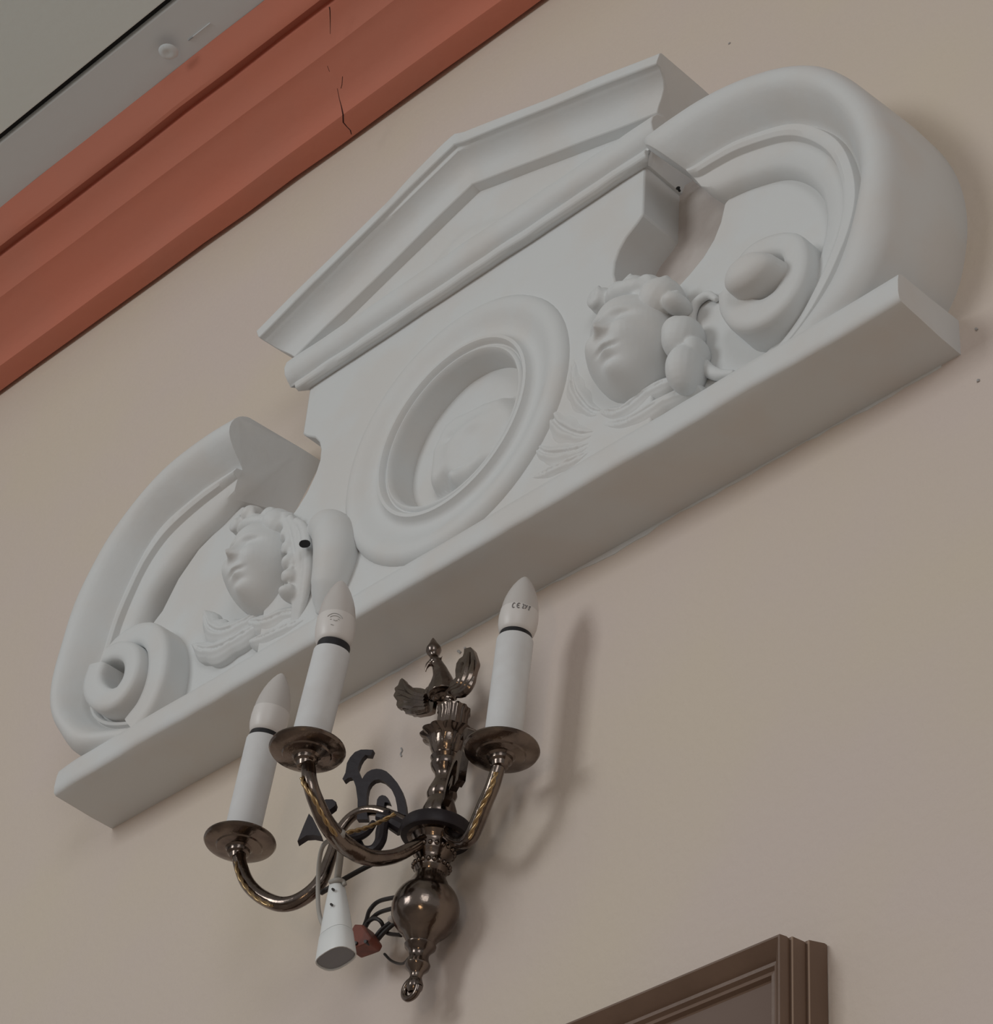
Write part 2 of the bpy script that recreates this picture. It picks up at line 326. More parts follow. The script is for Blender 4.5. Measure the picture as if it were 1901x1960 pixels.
def arch(sgn, O, Fq, B, name):
    n = 64
    o = smooth_path([(a, b, 0) for a, b in O], n); f = smooth_path([(a, b, 0) for a, b in Fq], n); b_ = smooth_path([(a, b, 0) for a, b in B], n)
    rows = []
    for i in range(n):
        O_, F_, B_ = o[i], f[i], b_[i]; row = []
        def put(p, d):
            q = noise.noise(Vector((p.x * 12, p.y * 12, d * 30))) * 0.0012
            if d > 0.06: d = 0.06 + (d - 0.06) * tp
            row.append(W(sgn * p.x, p.y, d + (q if d > 0.02 else 0)))
        out = O_ + (O_ - F_).normalized() * 0.007; fi = i / (n - 1); tp = 1.0 if fi < 0.64 else max(0.0, 1 - ((fi - 0.64) / 0.36) ** 1.6)
        put(out, -0.003); put(out, 0.03); put(O_, 0.108)
        for a, d in ((0.02, 0.1135), (0.06, 0.1195), (0.12, 0.1255), (0.20, 0.1300), (0.30, 0.1325), (0.40, 0.1325), (0.50, 0.1300), (0.60, 0.1245), (0.70, 0.1165), (0.80, 0.107), (0.89, 0.0975), (0.96, 0.091)):
            put(O_.lerp(F_, a), d)
        put(F_, 0.089); put(F_.lerp(B_, 0.06), 0.098); put(F_.lerp(B_, 0.22), 0.100); put(F_.lerp(B_, 0.32), 0.097); put(F_.lerp(B_, 0.37), 0.0885); put(F_.lerp(B_, 0.55), 0.087); put(F_.lerp(B_, 0.80), 0.084); put(F_.lerp(B_, 0.93), 0.078); put(B_, 0.068); put(B_, -0.003)
        rows.append(row)
    if sgn < 0:
        rows[0][0] = W(-0.357, 0.463, -0.003); rows[0][1] = W(-0.366, 0.471, 0.03); rows[0][-1] = rows[0][-1] + Vector((0.034, 0, 0))
    else:
        c = sum(rows[0], Vector()) / len(rows[0]); t = (rows[0][12] - rows[1][12]).normalized()
        t.y = 0; r0 = rows[0]
        for f, e in ((0.93, 0.006), (0.80, 0.010)):
            rows.insert(0, [p if p.y > -0.06 else c + Vector(((p.x - c.x) * f, (p.y - c.y) * (0.5 + 0.5 * f), (p.z - c.z) * f)) + t * e for p in r0])
    o_ = build(name, loft(rows, True, True), PL, ped, smooth=38, bevel=0.004); return o_
arch(1, OR, FR, BR, 'scroll_arch'); arch(-1, OL, FL, BL, 'scroll_arch')
# grounds of the scrolls
gr = [(0.30, 0.035), (0.30, 0.264), (0.325, 0.272), (0.348, 0.281), (0.372, 0.293), (0.394, 0.308), (0.411, 0.328), (0.421, 0.350), (0.427, 0.378), (0.44, 0.386), (0.475, 0.377), (0.525, 0.356), (0.561, 0.322), (0.586, 0.277), (0.66, 0.22), (0.665, 0.10), (0.62, 0.035)]
for sgn in (1, -1):
    P = [W(sgn * a, b, 0.062) for a, b in gr]; n = len(P); tri = tessellate_polygon([P])
    V = P + [W(sgn * a, b, -0.003) for a, b in gr]
    build('scroll_ground', (V, [tuple(t) for t in tri] + [tuple(i + n for i in t) for t in tri] + [(i, (i + 1) % n, n + (i + 1) % n, n + i) for i in range(n)]), PL, ped, smooth=25, bevel=0.002)
# volutes: flat-topped bands winding inward
def band(path, r, d, foot=0.05, n=60):
    """swept band: straight flanks from the ground, rounded top; path of (u, v), r and d follow the length"""
    p = smooth_path([(a, b, 0) for a, b in path], n); rows = []
    for i in range(n):
        t = (p[min(n - 1, i + 1)] - p[max(0, i - 1)]).normalized(); nn = Vector((-t.y, t.x, 0)); f = i / (n - 1)
        rr = r[0] + (r[1] - r[0]) * f; dd = d[0] + (d[1] - d[0]) * f; row = []
        for s, h in ((-1.04, None), (-1, -0.012), (-0.95, -0.006), (-0.80, -0.0016), (-0.4, 0.0), (0.4, 0.0), (0.80, -0.0016), (0.95, -0.006), (1, -0.012), (1.04, None)):
            q = p[i] + nn * (rr * s); row.append(W(q.x, q.y, foot if h is None else dd + h))
        rows.append(row)
    return loft(rows, True, True)
volL = band([(-0.655, 0.19), (-0.638, 0.214), (-0.605, 0.221), (-0.565, 0.208), (-0.535, 0.178), (-0.519, 0.140), (-0.516, 0.10), (-0.527, 0.066), (-0.55, 0.045)], (0.016, 0.022), (0.098, 0.106))
build('volute', volL, PL, ped, smooth=60)
volL2 = band([(-0.632, 0.196), (-0.603, 0.190), (-0.575, 0.172), (-0.558, 0.146), (-0.556, 0.118), (-0.573, 0.098), (-0.602, 0.104), (-0.628, 0.128), (-0.638, 0.152), (-0.632, 0.175)], (0.014, 0.020), (0.112, 0.122))
build('volute_eye', volL2, PL, ped, smooth=60)
volR = band([(0.470, 0.200), (0.498, 0.218), (0.530, 0.210), (0.556, 0.190), (0.5655, 0.160), (0.562, 0.130), (0.546, 0.109), (0.520, 0.104), (0.496, 0.117), (0.483, 0.145), (0.482, 0.165)], (0.012, 0.024), (0.098, 0.112))
build('volute', volR, PL, ped, smooth=60)
core = []
for k in range(17):
    f = min(1, k / 10); rad = (0.0365 - 0.006 * f) if k < 9 else 0.031 * math.cos((k - 8) / 8 * 1.53) ** 0.8
    dd = 0.05 + 0.072 * min(1, k / 8) + (0.020 * math.sin((k - 8) / 8 * 1.53) if k > 8 else 0)
    cu, cv = 0.523 - 0.004 * f, 0.156 - 0.006 * f
    core.append([W(cu + rad * math.cos(a) * (1 + 0.10 * math.cos(2 * a + 0.6) + 0.06 * math.cos(3 * a + 1)), cv + rad * 0.82 * math.sin(a) * (1 + 0.08 * math.cos(2 * a)), dd) for a in [2 * math.pi * j / 36 for j in range(36)]])
build('volute_eye', loft(core, True, True), PL, ped, smooth=60)

# cherub heads
def head(cu, cv, d0, hw, hh, hd, yaw):
    rows = []; NV, NH = 56, 56
    for i in range(NV + 1):
        ph = -math.pi / 2 + math.pi * i / NV; row = []
        for j in range(NH):
            th = 2 * math.pi * j / NH
            x = math.sin(th) * math.cos(ph); z = math.sin(ph); y = math.cos(th) * math.cos(ph)
            jaw = 1.0 - 0.20 * max(0, -z - 0.25) ** 1.0 + 0.06 * gauss(abs(x), z, 0.6, -0.25, 0.5, 0.35)
            X = x * jaw; f = 0
            if y > -0.2:
                a = abs(X)
                f += 0.09 * gauss(X, z, 0, 0.55, 0.5, 0.35)
                f += 0.055 * gauss(a, z, 0.33, 0.25, 0.24, 0.06)
                f -= 0.21 * gauss(a, z, 0.34, 0.11, 0.21, 0.095)
                f += 0.15 * gauss(a, z, 0.35, 0.09, 0.13, 0.06)
                f -= 0.06 * gauss(a, z, 0.35, 0.075, 0.13, 0.018)
                f += 0.19 * gauss(X, 0, 0, 0, 0.10, 1) * max(0, min(1, (0.26 - z) / 0.36)) * (1 if z > -0.16 else math.exp(-((z + 0.16) / 0.05) ** 2))
                f += 0.09 * gauss(X, z, 0, -0.12, 0.13, 0.07) + 0.05 * gauss(a, z, 0.13, -0.14, 0.06, 0.05)
                f += 0.12 * gauss(a, z, 0.46, -0.22, 0.24, 0.22)
                f += 0.10 * gauss(X, z, 0, -0.37, 0.20, 0.045) - 0.10 * gauss(X, z, 0, -0.43, 0.22, 0.022) + 0.10 * gauss(X, z, 0, -0.49, 0.15, 0.045) - 0.06 * gauss(X, z, 0, -0.60, 0.2, 0.05)
                f += 0.15 * gauss(X, z, 0, -0.76, 0.24, 0.14)
            Y = y + f
            xx = X * hw; yy = Y * hd; zz = z * hh
            c, s = math.cos(yaw), math.sin(yaw)
            row.append(W(cu + xx * c - yy * s, cv + zz, d0 + yy * c + xx * s))
        rows.append(row)
    return loft(rows, True, True)
def curl(u, v, d, r, turns=1.3, flip=1, start=0.0, rt=0.45):
    pts = []
    for k in range(14):
        f = k / 13; a = start + flip * turns * 2 * math.pi * f; q = r * (1 - 0.8 * f)
        pts.append(W(u + q * math.cos(a), v + q * math.sin(a), d + r * 0.75 * f))
    return tube(pts, lambda f: r * rt * (1 - 0.25 * f), 8, 26)
def lump(u, v, d, ru, rv, rd, ang=0):
    from mathutils import Euler
    return ellipsoid(W(u, v, d), ru, rd, rv, 18, 12, Euler((0, ang, 0)))
def leaf(pts, wid, d0, lobes=4, dome=0.010, n=30):
    """acanthus leaf lying on the ground: midrib line of (u, v), half width, lobed margin, raised domed blade"""
    p = smooth_path([(a, b, 0) for a, b in pts], n); rows = []
    for i in range(n):
        f = i / (n - 1); t = (p[min(n - 1, i + 1)] - p[max(0, i - 1)]).normalized(); nn = Vector((-t.y, t.x, 0))
        wd = wid * (math.sin(math.pi * min(1, f * 0.93 + 0.07)) ** 0.6) * (0.72 + 0.28 * abs(math.sin(lobes * math.pi * f))) + 0.004
        row = []
        for k in range(-6, 7):
            s = k / 6; q = p[i] + nn * (wd * s)
            h = dome * (1 - s * s) + dome * 0.45 * abs(math.sin(2.2 * math.pi * s)) * (1 - abs(s)) - dome * 0.5 * math.exp(-(s / 0.10) ** 2) + dome * 0.6 * math.sin(math.pi * f)
            row.append(W(q.x, q.y, d0 + h))
        row2 = [W((p[i] + nn * (wd * s)).x, (p[i] + nn * (wd * s)).y, d0 - 0.012) for s in (1, -1)]
        rows.append(row + row2)
    return loft(rows, True, True)
# left head
hd1 = build('cherub_head', head(-0.340, 0.212, 0.068, 0.057, 0.073, 0.062, 0.05), PL, ped, smooth=180, remesh=0.0016)
hair = [lump(-0.352, 0.279, 0.086, 0.042, 0.015, 0.030, 0.25), lump(-0.306, 0.258, 0.090, 0.028, 0.022, 0.028, 0.8), lump(-0.396, 0.256, 0.078, 0.013, 0.026, 0.022, -0.2)]
for (u, v, r, an) in [(-0.392, 0.303, 0.015, 0.4), (-0.372, 0.312, 0.014, -0.5), (-0.352, 0.290, 0.013, 0.6), (-0.328, 0.284, 0.014, -0.4), (-0.306, 0.272, 0.014, 0.9), (-0.288, 0.250, 0.014, 0.2), (-0.279, 0.226, 0.014, -0.3), (-0.272, 0.200, 0.014, 0.4), (-0.268, 0.174, 0.013, -0.3), (-0.264, 0.148, 0.013, 0.3), (-0.266, 0.124, 0.011, 0)]:
    hair.append(lump(u, v, 0.088, r * 1.15, r * 0.85, 0.020, an)); hair.append(curl(u, v, 0.096, r * 0.75, 0.9, 1, an * 3, 0.6))
for q in range(3):
    o_ = q * 0.013
    hair.append(tube([W(-0.288 + o_, 0.262 - o_, 0.102), W(-0.272 + o_, 0.215, 0.098), W(-0.262 + o_, 0.165, 0.092), W(-0.262 + o_ * 0.6, 0.115, 0.082), W(-0.275 + o_ * 0.4, 0.085, 0.072)], [0.006, 0.008, 0.008, 0.007, 0.004], 8, 24))
build('hair', merge(*hair), PL, hd1, smooth=180, remesh=0.0018)
roll = [tube([W(-0.252, 0.205, 0.074), W(-0.222, 0.212, 0.082), W(-0.196, 0.185, 0.086), W(-0.186, 0.145, 0.086), W(-0.194, 0.105, 0.082), W(-0.212, 0.072, 0.072)], [0.016, 0.026, 0.031, 0.031, 0.027, 0.012], 36, 60),
        lump(-0.200, 0.145, 0.074, 0.034, 0.075, 0.026, 0.12)]
build('acanthus_roll', merge(*roll), PL, ped, smooth=180, remesh=0.0022)
build('nail_hole', lathe((-2.078,-0.112,3.7262), (0.561, -0.517, -0.646), [(-0.012, 0.0058), (-0.004, 0.0062), (0.004, 0.0058)], 14, lambda a, t: 1 + 0.18 * math.cos(2 * a + 0.9)), M['black'], ped, smooth=30)
# right head
hd2 = build('cherub_head', head(0.310, 0.196, 0.072, 0.059, 0.076, 0.064, 0.02), PL, ped, smooth=180, remesh=0.0016)
hair = [lump(0.316, 0.270, 0.090, 0.044, 0.017, 0.032, 0.25), lump(0.358, 0.238, 0.090, 0.026, 0.028, 0.030, 0.7), lump(0.262, 0.250, 0.080, 0.013, 0.026, 0.024, -0.2)]
for (u, v, r, an) in [(0.266, 0.296, 0.019, 0.5), (0.293, 0.288, 0.016, -0.3), (0.318, 0.284, 0.017, 0.5), (0.343, 0.268, 0.017, 0.9), (0.366, 0.245, 0.017, 0.3), (0.382, 0.216, 0.013, 0.2), (0.300, 0.266, 0.014, -0.5), (0.333, 0.250, 0.014, 0.5)]:
    hair.append(lump(u, v, 0.090, r * 1.15, r * 0.9, 0.022, an)); hair.append(curl(u, v, 0.098, r * 0.75, 0.9, 1, an * 3, 0.6))
build('hair', merge(*hair), PL, hd2, smooth=180, remesh=0.0018)
build('side_curls', merge(lump(0.386, 0.164, 0.082, 0.024, 0.028, 0.028, 0.3), lump(0.392, 0.112, 0.082, 0.022, 0.032, 0.028, 0.1), lump(0.384, 0.170, 0.096, 0.016, 0.018, 0.014, 0.3), lump(0.404, 0.135, 0.078, 0.012, 0.02, 0.02)), PL, hd2, smooth=180, remesh=0.0018)
# leaves and small scrolls around the heads
for sg, lst in ((1, [([(0.286, 0.10), (0.262, 0.12), (0.236, 0.170), (0.228, 0.225)], 0.017, 4), ([(0.275, 0.075), (0.245, 0.090), (0.212, 0.125), (0.192, 0.165)], 0.020, 3), ([(0.270, 0.062), (0.235, 0.068), (0.200, 0.085), (0.172, 0.115)], 0.017, 3),
                    ([(0.268, 0.052), (0.235, 0.052), (0.205, 0.056), (0.172, 0.064)], 0.011, 2), ([(0.275, 0.110), (0.315, 0.085), (0.360, 0.092), (0.402, 0.088)], 0.013, 3), ([(0.285, 0.082), (0.330, 0.062), (0.385, 0.062), (0.43, 0.058)], 0.012, 3)]),
               (-1, [([(0.322, 0.118), (0.350, 0.112), (0.388, 0.116), (0.420, 0.140), (0.442, 0.180)], 0.016, 4), ([(0.318, 0.095), (0.350, 0.090), (0.390, 0.090), (0.425, 0.105), (0.455, 0.130)], 0.015, 3), 
                     ([(0.340, 0.110), (0.30, 0.088), (0.255, 0.080), (0.225, 0.060)], 0.014, 3), ([(0.330, 0.072), (0.29, 0.060), (0.25, 0.055), (0.215, 0.052)], 0.011, 2)])):
    for pts, wd, lb in lst:
        build('acanthus_leaf', leaf([(sg * a - 0.026, b + 0.030) for a, b in pts], wd * 1.1, 0.066, lb, 0.009), PL, ped, smooth=70, remesh=0.0017)
for sg in (1,):
    build('small_scroll', merge(tube([W(sg * a - 0.030, b + 0.034, d) for a, b, d in [(0.452, 0.182, 0.066), (0.440, 0.197, 0.068), (0.422, 0.196, 0.068), (0.415, 0.176, 0.069), (0.418, 0.146, 0.069), (0.424, 0.115, 0.069), (0.436, 0.085, 0.068), (0.455, 0.062, 0.067), (0.478, 0.052, 0.064)]], [0.004, 0.006, 0.0065, 0.007, 0.008, 0.009, 0.009, 0.008, 0.004], 12, 50)), PL, ped, smooth=180, remesh=0.0020)
# old plaster showing in the right-hand gap, with a nail in it
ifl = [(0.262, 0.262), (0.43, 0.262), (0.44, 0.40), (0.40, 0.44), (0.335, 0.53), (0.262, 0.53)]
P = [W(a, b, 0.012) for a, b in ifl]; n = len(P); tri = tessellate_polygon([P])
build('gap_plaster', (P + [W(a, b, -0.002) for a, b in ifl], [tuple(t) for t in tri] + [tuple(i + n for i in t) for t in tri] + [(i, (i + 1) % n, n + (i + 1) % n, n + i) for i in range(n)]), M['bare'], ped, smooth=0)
build('nail', lathe((-1.5329,-0.03,4.0676), (0.35, -0.9, -0.1), [(-0.006, 0.0016), (-0.001, 0.0018), (0.0, 0.003), (0.0012, 0.0)], 10), M['black'], ped, smooth=30)
# old paint lapped from the plaster on to the wall below the ledge
lap = []
for i in range(60):
    u = -0.30 + 0.98 * i / 59; n1 = 0.004 + 0.007 * noise.noise(Vector((u * 7, 3, 3))) + 0.004 * noise.noise(Vector((u * 40, 3, 1)))
    lap.append([W(u, 0.004, 0.0009), W(u, -max(0.001, n1), 0.0009), W(u, -max(0.001, n1) - 0.0006, -0.001), W(u, 0.004, -0.001)])
build('paint_lap', loft(lap, True, True), PL, ped, smooth=0)

# ------------------------------------------------------------------ the wall light
sc = empty('wall_sconce', (-1.9166,-0.0,3.2349))
tag(sc, 'aged brass wall sconce with eagle finial and three candle arms under the plaster ledge', 'wall light')
SB = Vector((-1.8626,-0.045,3.0372)); ST = Vector((-1.8446,-0.045,3.3366)); AX = (ST - SB).normalized()
K = (ST - SB).length / 473.0
def tz(py): return (1893 - py) * K
st = [(1903, 1), (1900, 10), (1893, 15), (1885, 16), (1877, 13), (1870, 11), (1862, 14), (1855, 22), (1848, 24), (1840, 20), (1834, 18.5), (1827, 19), (1821, 23), (1815, 29), (1811, 30), (1808, 26)]
prof = [(tz(y), r / 1720.0) for y, r in st]
bc = tz(1742); br = 0.0375
for k in range(1, 15):
    a = -1.12 + 2.17 * k / 15; prof.append((bc + br * math.sin(a), br * math.cos(a)))
prof += [(tz(y), r / 1720.0) for y, r in [(1679, 31), (1672, 29), (1664, 33), (1656, 35), (1649, 32), (1642, 33), (1634, 38), (1626, 40), (1618, 38), (1612, 40), (1606, 44)]]
prof += [(tz(y), r / 1720.0) for y, r in [(1601, 47), (1599, 64), (1596, 67), (1578, 68), (1574, 66), (1572, 42), (1566, 30), (1556, 33), (1544, 34), (1530, 29), (1520, 26), (1516, 28), (1510, 30), (1500, 28), (1488, 23), (1476, 18), (1466, 20), (1456, 28), (1448, 31), (1441, 29), (1434, 33), (1428, 28), (1420, 33), (1408, 38), (1396, 41), (1390, 36)]]
prof += [(tz(y), r / 1720.0) for y, r in [(1384, 31), (1374, 29), (1340, 28), (1334, 31), (1328, 32), (1324, 26), (1321, 16), (1318, 2)]]
BR_ = M['brass']
build('stem', lathe(SB, AX, prof, 40), BR_, sc, smooth=35)
build('pendant_ring', tube([SB + AX * (-0.002) + Vector((0.011 * math.cos(a), -0.004, 0.011 * math.sin(a))) for a in [2 * math.pi * j / 14 for j in range(15)]], 0.0038, 8, 40), BR_, sc, smooth=60)
# scalloped cup and gadrooned neck
build('scalloped_cup', lathe(SB, AX, [(tz(1425), 0.017), (tz(1412), 0.021), (tz(1400), 0.0235), (tz(1393), 0.026), (tz(1389), 0.031), (tz(1386), 0.0325), (tz(1384), 0.031), (tz(1386), 0.024), (tz(1392), 0.018)], 96,
      lambda a, t: 1 + (0.09 * abs(math.sin(6 * a)) if t > tz(1394) else 0.03 * math.cos(12 * a))), BR_, sc, smooth=50)
build('fluted_neck', lathe(SB, AX, [(tz(1382), 0.0178), (tz(1375), 0.0174), (tz(1340), 0.0170), (tz(1333), 0.0190), (tz(1327), 0.0186)], 72, lambda a, t: 1 + 0.05 * math.cos(12 * a)), BR_, sc, smooth=60)
build('beaded_collar', merge(*[ellipsoid(SB + AX * t + (frame_of(AX)[0] * math.cos(a) + frame_of(AX)[1] * math.sin(a)) * r, 0.0030, 0.0030, 0.0030, 8, 6) for t, r in ((tz(1657), 0.0200), (tz(1627), 0.0228)) for a in [2 * math.pi * j / 20 for j in range(20)]]), BR_, sc, smooth=180)
build('hub_collar', lathe(SB, AX, [(tz(1600), 0.036), (tz(1599), 0.0392), (tz(1596), 0.0402), (tz(1579), 0.0404), (tz(1575), 0.0392), (tz(1574), 0.030)], 48), M['iron'], sc, smooth=35)
# eagle
eg = build('eagle', merge(
    ellipsoid((-1.8575,-0.052,3.4261), 0.0195, 0.016, 0.019), ellipsoid((-1.8752,-0.052,3.4307), 0.012, 0.008, 0.011), ellipsoid((-1.838,-0.052,3.42), 0.012, 0.008, 0.011), tube([(-1.8514,-0.055,3.414),(-1.8547,-0.055,3.4359),(-1.859,-0.055,3.4508),(-1.8658,-0.055,3.4655),(-1.8714,-0.055,3.4759)], [0.018, 0.0155, 0.0105, 0.0078, 0.0058], 12, 20),
    ellipsoid((-1.8687,-0.057,3.4703), 0.0075, 0.0075, 0.0065), tube([(-1.8712,-0.058,3.4702),(-1.8737,-0.062,3.4667),(-1.8753,-0.064,3.4602),(-1.8754,-0.064,3.4541)], [0.0045, 0.0035, 0.002, 0.0006], 8, 12),
    tube([(-1.865,-0.054,3.4726),(-1.8618,-0.054,3.4749),(-1.8604,-0.054,3.4773)], [0.003, 0.0015, 0.0004], 6, 8),
    tube([(-1.8476,-0.05,3.4122),(-1.84,-0.05,3.4041),(-1.8339,-0.05,3.3954)], [0.006, 0.004, 0.002], 6, 8), tube([(-1.8585,-0.058,3.4126),(-1.8634,-0.058,3.4104)], [0.006, 0.003], 6, 8)), BR_, sc, smooth=180, remesh=0.0011)
WN = Vector((0.08, -1, 0))
wl = [(-1.8793,-0.055,3.4343),(-1.8839,-0.055,3.4379),(-1.8886,-0.055,3.441),(-1.8954,-0.055,3.4447),(-1.9045,-0.055,3.449),(-1.91,-0.055,3.4539),(-1.9145,-0.055,3.4598),(-1.9199,-0.055,3.4684),(-1.9239,-0.055,3.4724),(-1.9273,-0.055,3.4715),(-1.9292,-0.055,3.4667),(-1.9297,-0.055,3.4646),(-1.9345,-0.055,3.4635),(-1.9354,-0.055,3.4621),(-1.9333,-0.055,3.4569),(-1.9356,-0.055,3.4537),(-1.9356,-0.055,3.4514),(-1.932,-0.055,3.446),(-1.9285,-0.055,3.4411),(-1.9288,-0.055,3.4352),(-1.9251,-0.055,3.4288),(-1.9183,-0.055,3.4261),(-1.9137,-0.055,3.4194),(-1.9099,-0.055,3.4152),(-1.9048,-0.055,3.4122),(-1.9005,-0.055,3.4081),(-1.8949,-0.055,3.4059),(-1.8897,-0.055,3.4022),(-1.8837,-0.055,3.4005),(-1.8727,-0.055,3.3969),(-1.8643,-0.055,3.3961),(-1.8634,-0.055,3.4067),(-1.8649,-0.055,3.4202)]
wr = [(-1.846,-0.055,3.4288),(-1.8406,-0.055,3.4276),(-1.8342,-0.055,3.426),(-1.8297,-0.055,3.4285),(-1.8314,-0.055,3.4394),(-1.8306,-0.055,3.4492),(-1.8267,-0.055,3.4538),(-1.8211,-0.055,3.4548),(-1.8197,-0.055,3.4588),(-1.8195,-0.055,3.4653),(-1.8142,-0.055,3.4638),(-1.8088,-0.055,3.4624),(-1.8034,-0.055,3.4551),(-1.8006,-0.055,3.4477),(-1.7958,-0.055,3.4352),(-1.7956,-0.055,3.4315),(-1.7983,-0.055,3.4245),(-1.7997,-0.055,3.4179),(-1.8005,-0.055,3.411),(-1.8026,-0.055,3.4056),(-1.8077,-0.055,3.4007),(-1.8156,-0.055,3.3973),(-1.822,-0.055,3.3994),(-1.8299,-0.055,3.4057),(-1.8398,-0.055,3.4112)]
fl_ = [[(-1.8769,-0.058,3.4223),(-1.8965,-0.058,3.4351),(-1.9116,-0.058,3.4524),(-1.9199,-0.058,3.4658)], [(-1.8763,-0.058,3.4174),(-1.8981,-0.058,3.4303),(-1.9173,-0.058,3.4467),(-1.9288,-0.058,3.4558)], [(-1.8758,-0.058,3.4125),(-1.8985,-0.058,3.4249),(-1.915,-0.058,3.4373),(-1.9287,-0.058,3.4469)], [(-1.8742,-0.058,3.4081),(-1.8944,-0.058,3.4175),(-1.9092,-0.058,3.4253),(-1.9214,-0.058,3.4282)], [(-1.8725,-0.058,3.4028),(-1.8857,-0.058,3.4071),(-1.8968,-0.058,3.4113),(-1.909,-0.058,3.4151)]]
fr_ = [[(-1.8352,-0.058,3.4156),(-1.8238,-0.058,3.4157),(-1.821,-0.058,3.4281),(-1.8208,-0.058,3.4455)], [(-1.8326,-0.058,3.4107),(-1.8182,-0.058,3.4112),(-1.8126,-0.058,3.4268),(-1.8103,-0.058,3.4553)], [(-1.8301,-0.058,3.4068),(-1.8143,-0.058,3.4039),(-1.8044,-0.058,3.4174),(-1.8015,-0.058,3.4399)], [(-1.8267,-0.058,3.4033),(-1.8138,-0.058,3.3991),(-1.804,-0.058,3.4036),(-1.7979,-0.058,3.4144)]]
for outl, ribs in ((wl, fl_), (wr, fr_)):
    build('wing', merge(plate(outl, WN, 0.006), *[tube(rb, [0.0045, 0.0055, 0.005, 0.002], 8, 16) for rb in ribs]), BR_, eg, smooth=40, bevel=0)
fb = Vector((-1.8725,-0.056,3.4797)); ft = Vector((-1.8779,-0.056,3.511)); fL = (ft - fb).length
build('flame_knop', lathe(fb, ft - fb, [(0, 0.005), (0.08 * fL, 0.0045), (0.16 * fL, 0.007), (0.32 * fL, 0.0092), (0.45 * fL, 0.0088), (0.65 * fL, 0.0055), (0.85 * fL, 0.003), (fL, 0.0004)], 18), BR_, eg, smooth=60)
# arms
arms = {}
armL = build('arm', tube([(-1.8658,-0.0504,3.237),(-1.8799,-0.0557,3.2457),(-1.9,-0.0628,3.2622),(-1.9295,-0.0734,3.279),(-1.952,-0.0822,3.2774),(-1.9662,-0.0888,3.2572),(-1.9714,-0.0928,3.2236),(-1.9788,-0.0978,3.1895),(-1.997,-0.1061,3.1713),(-2.019,-0.1148,3.1687),(-2.0451,-0.1238,3.184),(-2.0671,-0.1304,3.208),(-2.0825,-0.134,3.2391),(-2.0857,-0.1342,3.2523)], [0.0065, 0.0065, 0.006, 0.007, 0.0085, 0.0088, 0.0085, 0.0080], 14, 80), BR_, sc, smooth=180)
armM = build('arm', tube([(-1.8477,-0.058,3.2186),(-1.8542,-0.075,3.1974),(-1.8642,-0.095,3.179),(-1.8739,-0.12,3.1695),(-1.878,-0.15,3.1711),(-1.8694,-0.185,3.1748),(-1.8628,-0.21,3.1884),(-1.8627,-0.222,3.2062),(-1.8693,-0.223,3.2324)], [0.0065, 0.0075, 0.0085, 0.0105, 0.0105, 0.0095, 0.0085, 0.0080], 14, 70), BR_, sc, smooth=180)
armR = build('arm', tube([(-1.8332,-0.05,3.2223),(-1.8107,-0.054,3.2013),(-1.7908,-0.058,3.1877),(-1.7745,-0.063,3.1858),(-1.7631,-0.066,3.1963),(-1.7497,-0.07,3.2122),(-1.7354,-0.074,3.2277),(-1.7265,-0.075,3.2527)], [0.0065, 0.0080, 0.0085, 0.0085, 0.0080, 0.0078], 14, 60), BR_, sc, smooth=180)
# cast openwork between the arms
LN = Vector((0.44, -0.9, 0))
horn = [(-1.9728,-0.087,3.3313),(-1.9704,-0.0857,3.3393),(-1.9707,-0.085,3.3537),(-1.9682,-0.0836,3.3611),(-1.9632,-0.0814,3.3678),(-1.9563,-0.0787,3.3697),(-1.9489,-0.076,3.3681),(-1.9408,-0.0731,3.3656),(-1.9424,-0.0741,3.3576),(-1.9495,-0.0767,3.3601),(-1.9526,-0.078,3.3565),(-1.9547,-0.0792,3.3506),(-1.9561,-0.0801,3.3416),(-1.9522,-0.0792,3.3328),(-1.9482,-0.078,3.3255),(-1.9465,-0.0771,3.3301),(-1.9435,-0.0758,3.3341),(-1.9385,-0.0738,3.3363),(-1.9326,-0.0715,3.3363),(-1.9264,-0.0693,3.334),(-1.9199,-0.0671,3.3295),(-1.913,-0.0648,3.3215),(-1.9045,-0.0621,3.3097),(-1.8985,-0.0603,3.2986),(-1.8942,-0.0592,3.2879),(-1.8908,-0.0584,3.2761),(-1.8873,-0.0579,3.2602),(-1.8982,-0.0619,3.2654),(-1.9009,-0.0623,3.277),(-1.9043,-0.0631,3.2888),(-1.9086,-0.0643,3.2981),(-1.9134,-0.0657,3.3069),(-1.9216,-0.0684,3.3162),(-1.928,-0.0706,3.3201),(-1.9333,-0.0727,3.3199),(-1.9369,-0.0742,3.3168),(-1.9391,-0.0753,3.3114),(-1.9394,-0.0759,3.3023),(-1.9377,-0.0762,3.2852),(-1.9331,-0.0756,3.2648),(-1.9463,-0.0805,3.2677),(-1.9474,-0.0801,3.2818),(-1.9495,-0.0801,3.2962),(-1.9544,-0.081,3.3157),(-1.9582,-0.0819,3.325),(-1.962,-0.083,3.3309),(-1.9661,-0.0845,3.3309),(-1.9704,-0.0863,3.3276)]
hook = [(-1.9246,-0.0718,3.2739),(-1.9256,-0.0716,3.2839),(-1.9258,-0.0713,3.2909),(-1.924,-0.0704,3.2949),(-1.9207,-0.0691,3.2961),(-1.9163,-0.0675,3.294),(-1.9129,-0.0664,3.29),(-1.9095,-0.0655,3.2819),(-1.9133,-0.0668,3.2842),(-1.916,-0.0679,3.2848),(-1.9162,-0.0682,3.2804),(-1.9143,-0.068,3.2703)]
